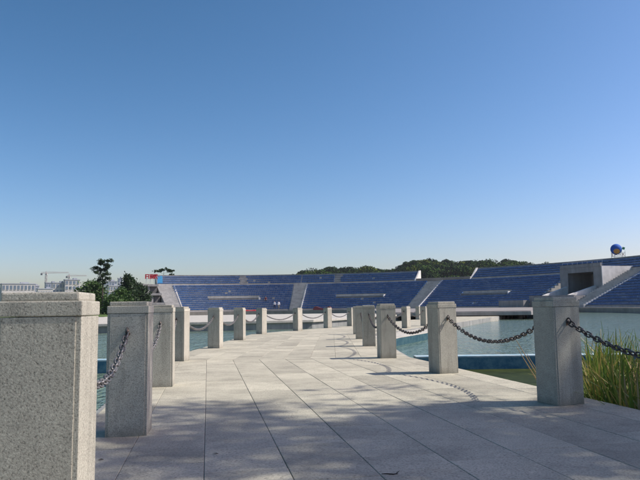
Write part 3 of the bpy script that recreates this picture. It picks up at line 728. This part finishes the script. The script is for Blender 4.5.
# ------------------------------------------------------------------ people
def person(loc, rz, label, pose, shirt, trousers):
    seated = pose == 'sit'; s = 1.0; J = {}
    if seated:
        J = dict(pelvis=(0, 0, .50), waist=(0, .02, .66), chest=(0, 0, .88), neck=(0, -.02, 1.06), head=(0, -.05, 1.18), crown=(0, -.04, 1.30),
                 hl=(-.1, 0, .48), kl=(-.14, -.44, .52), al=(-.14, -.46, .08), tl=(-.15, -.62, .03), hr=(.1, 0, .48), kr=(.16, -.43, .52), ar=(.17, -.40, .08), tr=(.18, -.56, .03),
                 sl=(-.19, 0, .99), el=(-.27, -.08, .74), wl=(-.17, -.30, .60), fl=(-.13, -.38, .57), sr=(.19, 0, .99), er=(.27, -.08, .74), wr=(.17, -.30, .60), fr=(.13, -.38, .57))
    else:
        k = .14 if pose == 'walk' else .04
        J = dict(pelvis=(0, 0, .94), waist=(0, 0, 1.08), chest=(0, 0, 1.30), neck=(0, -.01, 1.48), head=(0, -.03, 1.58), crown=(0, -.02, 1.71),
                 hl=(-.1, 0, .9), kl=(-.11, -k - .03, .49), al=(-.11, -k, .08), tl=(-.12, -k - .16, .03), hr=(.1, 0, .9), kr=(.11, k * .4 - .03, .49), ar=(.11, k * 1.3, .09), tr=(.12, k * 1.3 - .15, .03),
                 sl=(-.2, 0, 1.41), el=(-.26, .05, 1.14), wl=(-.25, -.06, .9), fl=(-.24, -.09, .80), sr=(.2, 0, 1.41), er=(.27, .02, 1.14), wr=(.24, -.18, .96), fr=(.22, -.25, .89))
    rad = dict(pelvis=.135, waist=.12, chest=.14, neck=.055, head=.088, crown=.07, hl=.09, kl=.06, al=.042, tl=.035, hr=.09, kr=.06, ar=.042, tr=.035, sl=.06, el=.042, wl=.032, fl=.03, sr=.06, er=.042, wr=.032, fr=.03)
    E_ = ['pelvis waist', 'waist chest', 'chest neck', 'neck head', 'head crown', 'pelvis hl', 'hl kl', 'kl al', 'al tl', 'pelvis hr', 'hr kr', 'kr ar', 'ar tr', 'chest sl', 'sl el', 'el wl', 'wl fl', 'chest sr', 'sr er', 'er wr', 'wr fr']
    nm = list(J); me = bpy.data.meshes.new('person'); me.from_pydata([J[k] for k in nm], [tuple(nm.index(q) for q in e.split()) for e in E_], [])
    o = obj('person', me, None, loc, rz)
    md = o.modifiers.new('skin', 'SKIN'); 
    for i, k in enumerate(nm): me.skin_vertices[0].data[i].radius = (rad[k], rad[k] * (.72 if k in ('pelvis', 'waist', 'chest') else 1))
    me.skin_vertices[0].data[0].use_root = True
    ss = o.modifiers.new('sub', 'SUBSURF'); ss.levels = ss.render_levels = 1
    bpy.context.view_layer.update(); dg = bpy.context.evaluated_depsgraph_get()
    m2 = bpy.data.meshes.new_from_object(o.evaluated_get(dg)); o.modifiers.clear(); o.data = m2; m2.materials.clear()
    for k in ('skin', shirt, trousers, 'hair'): m2.materials.append(MATS[k])
    H = J['crown'][2]; zw = J['pelvis'][2]; zn = J['neck'][2]
    for p in m2.polygons:
        c = p.center; i = 0
        if c.z > J['head'][2] + .035 or (c.z > zn + .03 and c.y > J['head'][1] + .04): i = 3
        elif c.z > zn - .03: i = 0
        elif abs(c.x) > .2 and not seated and c.z < 1.0 and c.z > .7: i = 0
        elif seated and c.y < -.22 and c.z > .56: i = 0
        elif c.z > zw + (.04 if not seated else .07): i = 1
        else: i = 2
        p.material_index = i; p.use_smooth = True
    tag(o, label, 'person', 'people on the stands')
def seatpos(px, row, dth=0):
    r, z = ROWS[row]; r += .2
    # solve direction for this picture column
    k = (px - 320) / 620; a = 1 + k * k; b = -2 * (k * CX + CY); c = CX * CX + CY * CY - r * r
    d = (-b + math.sqrt(b * b - 4 * a * c)) / (2 * a); return (k * d, d, z), -math.atan2(k * d - CX, d - CY)
p, a = seatpos(265, 4); r4 = ROWS[4]; person((p[0], p[1], p[2] - .22 + .0), a, 'person in a dark red top sitting on the blue seats', 'sit', 'cloth_red', 'cloth_dark')
p, a = seatpos(273.8, 0); person(p, a, 'person in a white shirt standing on the lowest row of seats', 'stand', 'cloth_white', 'cloth_dark')
p, a = seatpos(278, 0); person(p, a + .5, 'person in white top and khaki trousers stepping along the lowest row', 'walk', 'cloth_white', 'cloth_khaki')

# ------------------------------------------------------------------ vegetation
def tree(name, label, loc, height, trunk_r, limbs, clump_r, nleaf, leaf, mat, cr=None, group=None, lean=(0, 0), flat=0.6, clumps_extra=()):
    """limbs: list of (start height fraction, azimuth deg, length, rise)"""
    t = thing(name, label, 'tree', loc, random.uniform(0, 6), group)
    t.rotation_euler = (0, 0, 0)
    m = MB(); n = 7; tp = [(lean[0] * (k / n) ** 1.4 + .04 * trunk_r * random.uniform(-6, 6) * (k > 0), lean[1] * (k / n) ** 1.4 + .04 * trunk_r * random.uniform(-6, 6) * (k > 0), height * k / n - (.15 if k == 0 else 0)) for k in range(n + 1)]
    m.tube(tp, [trunk_r * (1.25 if k == 0 else 1) * (1 - .85 * k / n) for k in range(n + 1)], 8); cl = []
    for (f, az, L, rise) in limbs:
        i = min(int(f * n), n - 1); a = Vector(tp[i]).lerp(Vector(tp[i + 1]), f * n - i); dr = Vector((math.sin(R(az)), math.cos(R(az)), 0))
        b = a + dr * (L * .5) + Vector((0, 0, rise * .35)); c = a + dr * L + Vector((0, 0, rise)); rr = trunk_r * (1 - .8 * f) * .5
        m.tube([a, b, c], [rr, rr * .7, rr * .25], 5); cl += [(c, 1.0), (b.lerp(c, .4) + Vector((random.uniform(-.2, .2), random.uniform(-.2, .2), .2)) * clump_r, .8)]
        for q in range(2):
            e = b.lerp(c, random.uniform(.2, .9)) + Vector((random.gauss(0, 1), random.gauss(0, 1), random.uniform(0, 1))) * clump_r * .8; m.tube([b.lerp(c, .3), e], [rr * .4, rr * .12], 4); cl.append((e, .75))
    cl.append((Vector(tp[-1]), .8)); cl += [(Vector(c), s) for c, s in clumps_extra]
    m.build('trunk', 'bark', t, smooth=True, recalc=False)
    P = []
    w = np.array([s ** 2 for _, s in cl]); w /= w.sum()
    for (c, s), ww in zip(cl, w):
        k = max(4, int(nleaf * ww)); d = rng.normal(size=(k, 3)); d /= np.linalg.norm(d, axis=1)[:, None]
        rad = clump_r * s * rng.uniform(.25, 1.08, k) ** .6
        sub = rng.normal(size=(6, 3)) * .35 * clump_r * s; pos = d * rad[:, None] * .75 + sub[rng.integers(0, 6, k)]; pos[:, 2] *= flat; P.append(pos + np.array(c))
    o = obj('crown', np_mesh('crown', leaf_quads(np.concatenate(P), leaf), 4, mat), t)
    return t
def broad_limbs(n, f0, f1, L, rise):
    return [(f0 + (f1 - f0) * i / max(1, n - 1), i * 137.5 + random.uniform(-20, 20), L * random.uniform(.6, 1.1) * (1 - .35 * i / n), rise * random.uniform(.5, 1.2)) for i in range(n)]
# shade trees on the right bank, out of the picture: they throw the dappled shade over the slabs
for (x, y, h, lab) in ((10.2, 5.1, 12.0, 'leafy shade tree on the grassy bank nearest the reeds'), (12.6, 4.5, 13.0, 'leafy shade tree second from the reeds on the bank'), (15.0, 5.2, 13.5, 'leafy shade tree third from the reeds on the bank'), (17.4, 4.6, 14.0, 'leafy shade tree farthest from the walkway on the bank')):
    tree('shade_tree', lab, (x, y, 0.0), h, .2, broad_limbs(24, .46, .96, 1.75, 1.1), .68, 10500, .072, 'leaf', group='shade trees on the bank')

LAWN = Z(-.80)
# left shore
tree('tall_tree', 'tall thin tree with tufted sparse crown above the bushes', (*at(102.5, 112)[:2], LAWN), 9.6, .16,
     [(.97, 90, 1.1, .2), (.95, 200, .5, .3), (.92, 275, .6, .3), (.90, 60, .8, .2), (.84, 270, 1.9, .1), (.85, 95, .9, .3), (.81, 285, .9, .2), (.80, 20, .6, .2), (.75, 262, 1.0, .2), (.73, 100, .6, .1), (.70, 180, .5, .1), (.64, 88, 1.2, .2), (.62, 270, .8, .1), (.56, 130, .5, .2)], .46, 4200, .12, 'leaf_dark', flat=.8)
def bush(name, label, px, d, w, h, n, leaf, mat, conical=False, base=LAWN, group='trees and bushes on the far lawn'):
    x, y, _ = at(px, d); t = thing(name, label, 'tree' if h > 4 else 'bush', (x, y, base), 0, group)
    m = MB(); m.tube([(0, 0, -.1), (.05, .03, h * .5), (0, 0, h * .9)], [.05 * w, .035 * w, .01 * w], 7)
    for k in range(8): a = k * 2.4; zz = h * (.15 + .08 * k); L = w * .38 * (1 - .7 * zz / h); m.tube([(0, 0, zz), (L * math.cos(a), L * math.sin(a), zz + L * .5)], [.02 * w, .006 * w], 5)
    m.build('trunk', 'bark', t, smooth=True, recalc=False); P = []; K = 34
    for k in range(K):
        u = (k + .5) / K; zz = h * (.06 + .90 * u); a = k * 2.399
        env = (1 - u) ** .8 * .95 + .05 if conical else math.sqrt(max(0, 1 - (2 * u * .95 - .85) ** 2 * .95))
        rr = w / 2 * env * math.sqrt(random.uniform(.25, 1)); c = np.array((rr * math.cos(a), rr * math.sin(a), zz)); s = w * (.16 if not conical else .13)
        k2 = n // K; P.append(c + rng.normal(size=(k2, 3)) * s * np.array((.62, .62, .5)))
    obj('crown', np_mesh('crown', leaf_quads(np.concatenate(P), leaf), 4, mat), t)
bush('dark_conifer', 'dark pointed conifer, tallest of the clump on the far lawn', 127, 112, 4.0, 7.0, 3000, .22, 'leaf_dark', True)
bush('dark_conifer', 'dark pointed conifer close behind the tallest one', 131.5, 116, 3.6, 6.7, 2600, .22, 'leaf_dark', True)
bush('round_tree', 'round dark green tree left of the tall thin tree', 93, 116, 5.6, 6.0, 3600, .24, 'leaf')
bush('round_tree', 'round green tree beside the end terraces', 138, 118, 4.0, 5.6, 2600, .22, 'leaf_dark')
bush('round_tree', 'low round green tree under the conifers', 121, 105, 3.4, 4.3, 2400, .2, 'leaf')
bush('shrub', 'low bright green shrub on the far lawn', 112, 98, 3.0, 2.9, 1800, .18, 'leaf')
bush('shrub', 'yellowish green shrub at the lawn edge', 84, 100, 3.4, 2.6, 1800, .18, 'leaf_yellow')
bush('shrub', 'low green shrub near the far pale buildings', 72, 110, 4.5, 3.4, 2000, .2, 'leaf')
tree('flat_tree', 'flat topped tree rising just behind the blue stands', (*at(163, 160)[:2], Z(-1.0)), 11.0, .2,
     [(.80, 270, 2.6, .5), (.84, 90, 2.4, .3), (.9, 250, 1.5, .8), (.92, 60, 1.8, .5), (.97, 280, 1.0, .3), (.98, 100, 1.5, .1)], .62, 1900, .17, 'leaf_dark', flat=.55)
bush('far_treetop', 'small dark treetop just over the stands by the flat topped tree', 178.8, 170, 2.2, 9.7, 1100, .2, 'leaf_dark', base=Z(-1.0), group='treetops behind the stands')
bush('far_treetop', 'small dark treetop just over the stands before the wooded hill', 276.5, 175, 2.6, 9.9, 1100, .2, 'leaf_dark', base=Z(-1.0), group='treetops behind the stands')

# wooded hill behind the stands
prof = [(284, 276), (291, 272), (300, 270), (312, 268), (325, 265.5), (338, 267), (352, 266), (366, 265), (380, 266), (392, 267), (402, 262), (412, 258.5), (425, 257.5), (440, 258.5), (455, 258.5), (470, 258), (485, 256.5), (500, 257), (515, 258.5), (528, 260.5), (540, 262), (552, 264.5), (575, 267), (600, 270)]
def hill_top(px): return float(np.interp(px, [p[0] for p in prof], [p[1] for p in prof]))
def relz(px, py, d): return (306.5 - .0148 * (px - 320) - py) / 620 * d
mb = MB(); N = 40
for k in range(N + 1):
    px = 270 + 340 * k / N
    for d, f in ((290, 0), (340, .5), (390, .8), (430, .86), (620, 0)):
        x = (px - 320) / 620 * d; z = Z(-1.2) if f == 0 else Z(-1.0) + f * max(0, relz(px, hill_top(px) + 4, 420) - 2)
        mb.v.append((x, d, z))
for k in range(N):
    for i in range(4): a = k * 5 + i; mb.f.append((a, a + 1, a + 6, a + 5)); mb.mi.append(0)
tag(mb.build('hill', 'woodland_floor', smooth=True), 'wooded hill behind the stands', kind='structure')
def shell_crown(c, rad, k, leaf, P):
    lob = rng.normal(size=(11, 3)); lob /= np.linalg.norm(lob, axis=1)[:, None]; lob[:, 2] = np.abs(lob[:, 2]) * .8 - .15; lob *= rad * .55
    lr = rad * rng.uniform(.38, .62, 11); i = rng.integers(0, 11, k); u = rng.normal(size=(k, 3)); u /= np.linalg.norm(u, axis=1)[:, None]
    pos = c + (lob[i] + u * (lr[i] * rng.uniform(.8, 1.06, k))[:, None]) * np.array((1, 1, .85))
    nrm_ = u + rng.normal(size=(k, 3)) * .45; nrm_ /= np.linalg.norm(nrm_, axis=1)[:, None]
    a = np.cross(nrm_, rng.normal(size=(k, 3))); a /= np.linalg.norm(a, axis=1)[:, None]; b = np.cross(nrm_, a); sz = (leaf * rng.uniform(.6, 1.4, k))[:, None]
    P.append(np.stack([pos - a * sz, pos + b * sz * .7, pos + a * sz, pos - b * sz * .7], 1).reshape(-1, 3))
PD, PY, PM = [], [], []
for layer, (d, drop) in enumerate(((425, 0.0), (410, .05), (392, .16), (372, .30), (352, .45), (335, .60), (318, .72), (304, .80))):
    px = 284.0 + random.uniform(0, 4)
    while px < 606:
        rad = random.uniform(4.0, 7.2)
        top = relz(px, hill_top(px) + random.uniform(-.6, 1.8) + (.8 if layer else 0), 420)
        zt = EYE + max(7.5 if d < 330 else 5.0, top * (1 - drop) * d / 420 * (1.0 if layer == 0 else random.uniform(.88, 1.06)))
        f_ = float(np.interp(d, (290, 340, 390, 430), (0, .5, .8, .86))) * max(0, relz(px, hill_top(px) + 4, 420) - 2)
        if layer > 1: zt = max(zt, Z(-1.0) + f_ + rad * random.uniform(.9, 1.3))
        shell_crown(np.array(((px - 320) / 620 * d, d + random.uniform(-8, 8), zt - rad * .85)), rad, 1300, .55, random.choices((PD, PM, PY), (.56, .31, .13))[0])
        px += rad * random.uniform(.75, 1.15) * 620 / 420
tag(obj('forest', np_mesh('forest', np.concatenate(PD), 4, 'leaf_forest')), 'dark green woodland covering the hill behind the stands', 'woodland', kind='stuff')
tag(obj('forest_mid', np_mesh('forest', np.concatenate(PM), 4, 'leaf_mid')), 'mid green trees mixed through the woodland on the hill', 'woodland', kind='stuff')
tag(obj('forest_pale', np_mesh('forest', np.concatenate(PY), 4, 'leaf_pale')), 'paler yellowish green trees scattered in the woodland', 'woodland', kind='stuff')

# reeds beside the walkway
def blade(L, w, lean, az, curl, z0=0.0, x=0, y=0, n=6):
    d = Vector((math.sin(az), math.cos(az), 0)); s = Vector((d.y, -d.x, 0)); vs = []; tw = random.uniform(-.6, .6)
    for i in range(n + 1):
        u = i / n; p = Vector((x, y, z0)) + d * (lean * L * u + curl * L * u ** 3 * .5) + Vector((0, 0, L * u * (1 - .18 * abs(curl) * u * u)))
        ss = (Matrix.Rotation(tw * u, 3, 'Z') @ s) * (w * (.55 + .9 * u - 1.42 * u ** 2.2)) * .5; q = d * w * .12
        vs += [p - ss, p + q, p + ss]
    fs = [(i * 3 + j, i * 3 + j + 1, i * 3 + 4 + j, i * 3 + 3 + j) for i in range(n) for j in range(2)]
    return vs, fs
def reed_clump(x, y, h, nb, label, group='reeds standing beside the walkway', mat='reed'):
    m = MB()
    for k in range(nb):
        a = random.uniform(0, 6.28); r = random.uniform(0, .13)
        L = h * random.uniform(.55, 1.05); v, f = blade(L, random.uniform(.020, .042), random.uniform(.02, .2) if random.random() < .8 else random.uniform(.2, .55), random.uniform(0, 6.28), random.uniform(-.1, .55) if random.random() < .75 else random.uniform(.5, 1.3), 0, r * math.cos(a), r * math.sin(a)); m.add(v, f)
    m.build('x', mat, recalc=False) if False else None
    o = m.build('reed_clump', mat, None, (x, y, WATER - .12), recalc=False, smooth=True); tag(o, label, 'reeds', group)
d1 = seg_dir(h1)
nr = 0
while nr < 130:
    yy = random.uniform(5.4, 9.6); q = random.uniform(.445, .72) if random.random() < .8 else random.uniform(.425, .46); xx = q * yy
    if xx < pt1(vR1 + .22, yy).x or xx > 6.2: continue
    nr += 1
    reed_clump(xx, yy, random.uniform(.85, 1.25) * (1.0 + .35 * max(0, q - .48)), random.randint(10, 17), 'clump of tall green and yellow reeds beside the shaded granite post')
for k in range(16):
    yy = random.uniform(5.6, 8.5); xx = max(random.uniform(.45, .6) * yy, pt1(vR1 + .25, yy).x)
    reed_clump(xx, yy, random.uniform(.7, 1.2), random.randint(4, 8), 'sparse clump of dead brown reeds among the green ones', 'dead reeds', 'reed_dry')
for (px, py, q, az, L) in ((536, 388, .95, -1.0, .62), (534, 390, .85, -1.05, .50), (537, 385, .8, -1.0, .40)):
    d = .945 * 620 / (py - 303.4); x = (px - 320) / 620 * d + .08; m = MB()
    pts = [(L * .62 * u * math.sin(az) , L * .1 * u, L * u) for u in (0, .3, .6, 1)]
    m.tube(pts, [.008, .007, .005, .002], 6); v, f = blade(L * .5, .02, -.25, az + 3.1, .3, .02); m.add(v, f)
    tag(m.build('dry_stalk', 'reed_dry', None, (x, d + .1, zg(d) - .03), recalc=False), 'dry tan stalk leaning out beside the shaded granite post', 'stalk', 'dry stalks by the post')
# twig and fallen leaves on the slabs
d = .932 * 620 / (468 - 305.6); m = MB(); m.tube([(-.045, 0, .003), (-.02, .004, .004), (.02, -.004, .004), (.045, .004, .005)], [.002, .003, .0035, .002], 6); v, f = blade(.018, .012, 1.6, 1.2, 0, .003, .03, 0); m.add(v, f)
tag(m.build('twig', 'twig', None, ((384 - 320) / 620 * d, d, zg(d)), R(-8), recalc=False), 'small dark twig lying on the shaded slabs', 'twig')
for (px, py) in ((104, 455), (216, 449)):
    d = .935 * 620 / (py - 306.5 + .0148 * (px - 320)); m = MB(); m.add([(-.02, 0, .002), (0, -.009, .006), (.024, .002, .003), (.002, .010, .008)], [(0, 1, 2, 3)])
    tag(m.build('fallen_leaf', 'twig', None, ((px - 320) / 620 * d, d, zg(d) + .001), random.uniform(0, 6), recalc=False), 'small dark fallen leaf on the shaded slabs', 'leaf', 'fallen leaves on the slabs')

# ------------------------------------------------------------------ far buildings and cranes
def building(px0, px1, ytop, d, floors, bays, label, wall, depth=18, roof=True, name='building', cap=None):
    x0, x1 = (px0 - 320) / 620 * d, (px1 - 320) / 620 * d; w = x1 - x0; top = EYE + relz((px0 + px1) / 2, ytop + 2.3, d); base = Z(-1.0); h = top - base
    cx = (x0 + x1) / 2; w = w / (math.cos(R(32)) + .12); depth = min(depth, w * .6); t = thing(name, label, 'building', (cx, d, base), R(32), 'far buildings across the lake')
    m = MB(); m.box((0, depth / 2, h / 2 - .2), (w, depth, h + .4)); m.build('wall', wall, t)
    if roof: m = MB(); m.box((0, depth / 2, h + .4), (w + .8, depth + .8, .8)); m.box((w * .2, depth / 2, h + 1.4), (w * .25, 5, 1.6)); m.build('roof', cap or 'building_grey', t)
    fh = h / floors; bw = w / bays; gm = MB(); gm.box((0, 0, 0), (bw * .62, .3, fh * .58)); me = gm.mesh('window', 'window_glass')
    sm = MB(); sm.box((0, 0, 0), (bw * .7, .5, .18)); sme = sm.mesh('sill', wall)
    for i in range(floors):
        for k in range(bays):
            o = obj('window', me, t, (-w / 2 + (k + .5) * bw, -.05, (i + .5) * fh)); obj('sill', sme, o, (0, -.1, -fh * .31))
building(4, 33, 282, 620, 4, 9, 'long flat building with dark glass bays across the lake', 'building_tan')
building(-14, 1.5, 286, 640, 3, 4, 'low pale building end at the far shore, next to the long glass one', 'building_grey')
building(31, 38.5, 284, 640, 4, 3, 'narrow grey block adjoining the long glass building', 'building_grey')
building(38.5, 52, 287, 600, 2, 6, 'low cream arcade building between two grey blocks', 'building_tan')
building(46, 56, 281, 680, 5, 4, 'blue grey block rising behind the low cream building', 'building_grey')
building(53, 65, 281, 630, 5, 4, 'cream and grey block below the crane jib', 'building_tan')
building(65.5, 79, 278, 630, 6, 4, 'taller cream block nearest the round tree', 'building_tan')
building(108, 118, 284, 600, 5, 4, 'cream block seen between the tall thin tree and the conifers', 'building_tan')
building(104, 116.5, 279.5, 720, 7, 5, 'blue grey tower block behind the tall thin tree', 'building_grey')
building(118, 122, 276.5, 760, 8, 2, 'slim grey tower behind the conifers', 'building_grey')
def crane(px, d, ytop, yjib, jib0, jib1, label):
    x = (px - 320) / 620 * d; base = Z(-1.0); zj = EYE + relz(px, yjib, d) - base; zt = EYE + relz(px, ytop, d) - base
    t = thing('tower_crane', label, 'crane', (x, d, base), 0, 'tower cranes on the far shore'); s = d / 620
    m = MB(); w = .8
    for a, b in ((-w, -w), (w, -w), (w, w), (-w, w)): m.tube([(a, b, 0), (a, b, zj)], .16, 4)
    k = 0
    while k * 2.2 + 2.2 < zj:
        z = k * 2.2; s1 = 1 if k % 2 else -1
        for f in (-w, w): m.tube([(-w * s1, f, z), (w * s1, f, z + 2.2)], .1, 4); m.tube([(f, -w * s1, z), (f, w * s1, z + 2.2)], .1, 4)
        k += 1
    m.build('mast', 'crane_red', t)
    m = MB(); a, b = (jib0 - px) * s, (jib1 - px) * s
    for oy, oz in ((-.6, 0), (.6, 0), (0, 1.1)): m.tube([(a, oy, zj + oz), (b, oy, zj + oz)], .13, 4)
    n = int(abs(b - a) / 2)
    for k in range(n): xx = a + (b - a) * k / n; xx2 = a + (b - a) * (k + 1) / n; m.tube([(xx, -.6, zj), ((xx + xx2) / 2, 0, zj + 1.1), (xx2, .6, zj)], .08, 4)
    m.build('jib', 'crane_red', t)
    m = MB(); m.tube([(0, 0, zj), (0, 0, zt)], [.5, .2], 5); m.tube([(0, 0, zt), (a * .9, 0, zj + .9)], .06, 4); m.tube([(0, 0, zt), (b * .65, 0, zj + 1)], .06, 4); m.build('apex', 'crane_red', t)
    m = MB(); m.box((.9, -.9, zj - 1.2), (1.4, 1.6, 2)); m.build('cab', 'building_tan', t, bevel=.05)
    m = MB(); m.box((a * .9, 0, zj - .9), (1.8, 1.2, 2.2)); m.build('counterweight', 'concrete', t)
crane(45.5, 690, 271.5, 273.5, 40.5, 68, 'tower crane whose mast rises behind the low cream building')
crane(68.5, 740, 274, 276.5, 66, 86, 'tower crane with jib above the taller cream block')

# ------------------------------------------------------------------ thin summer haze
hz = NT('haze_air'); hz.t.nodes.remove(hz.b); pv = hz.n('ShaderNodeVolumePrincipled'); pv.inputs['Color'].default_value = (0.86, 0.92, 1.0, 1); pv.inputs['Density'].default_value = 0.00010; pv.inputs['Anisotropy'].default_value = 0.2
hz.l(pv.outputs[0], hz.t.nodes['Material Output'].inputs['Volume'])
m = MB(); m.box((0, 300, 26), (1700, 1400, 70)); tag(m.build('haze', 'haze_air'), 'thin pale haze over the lake and far shore', kind='stuff')
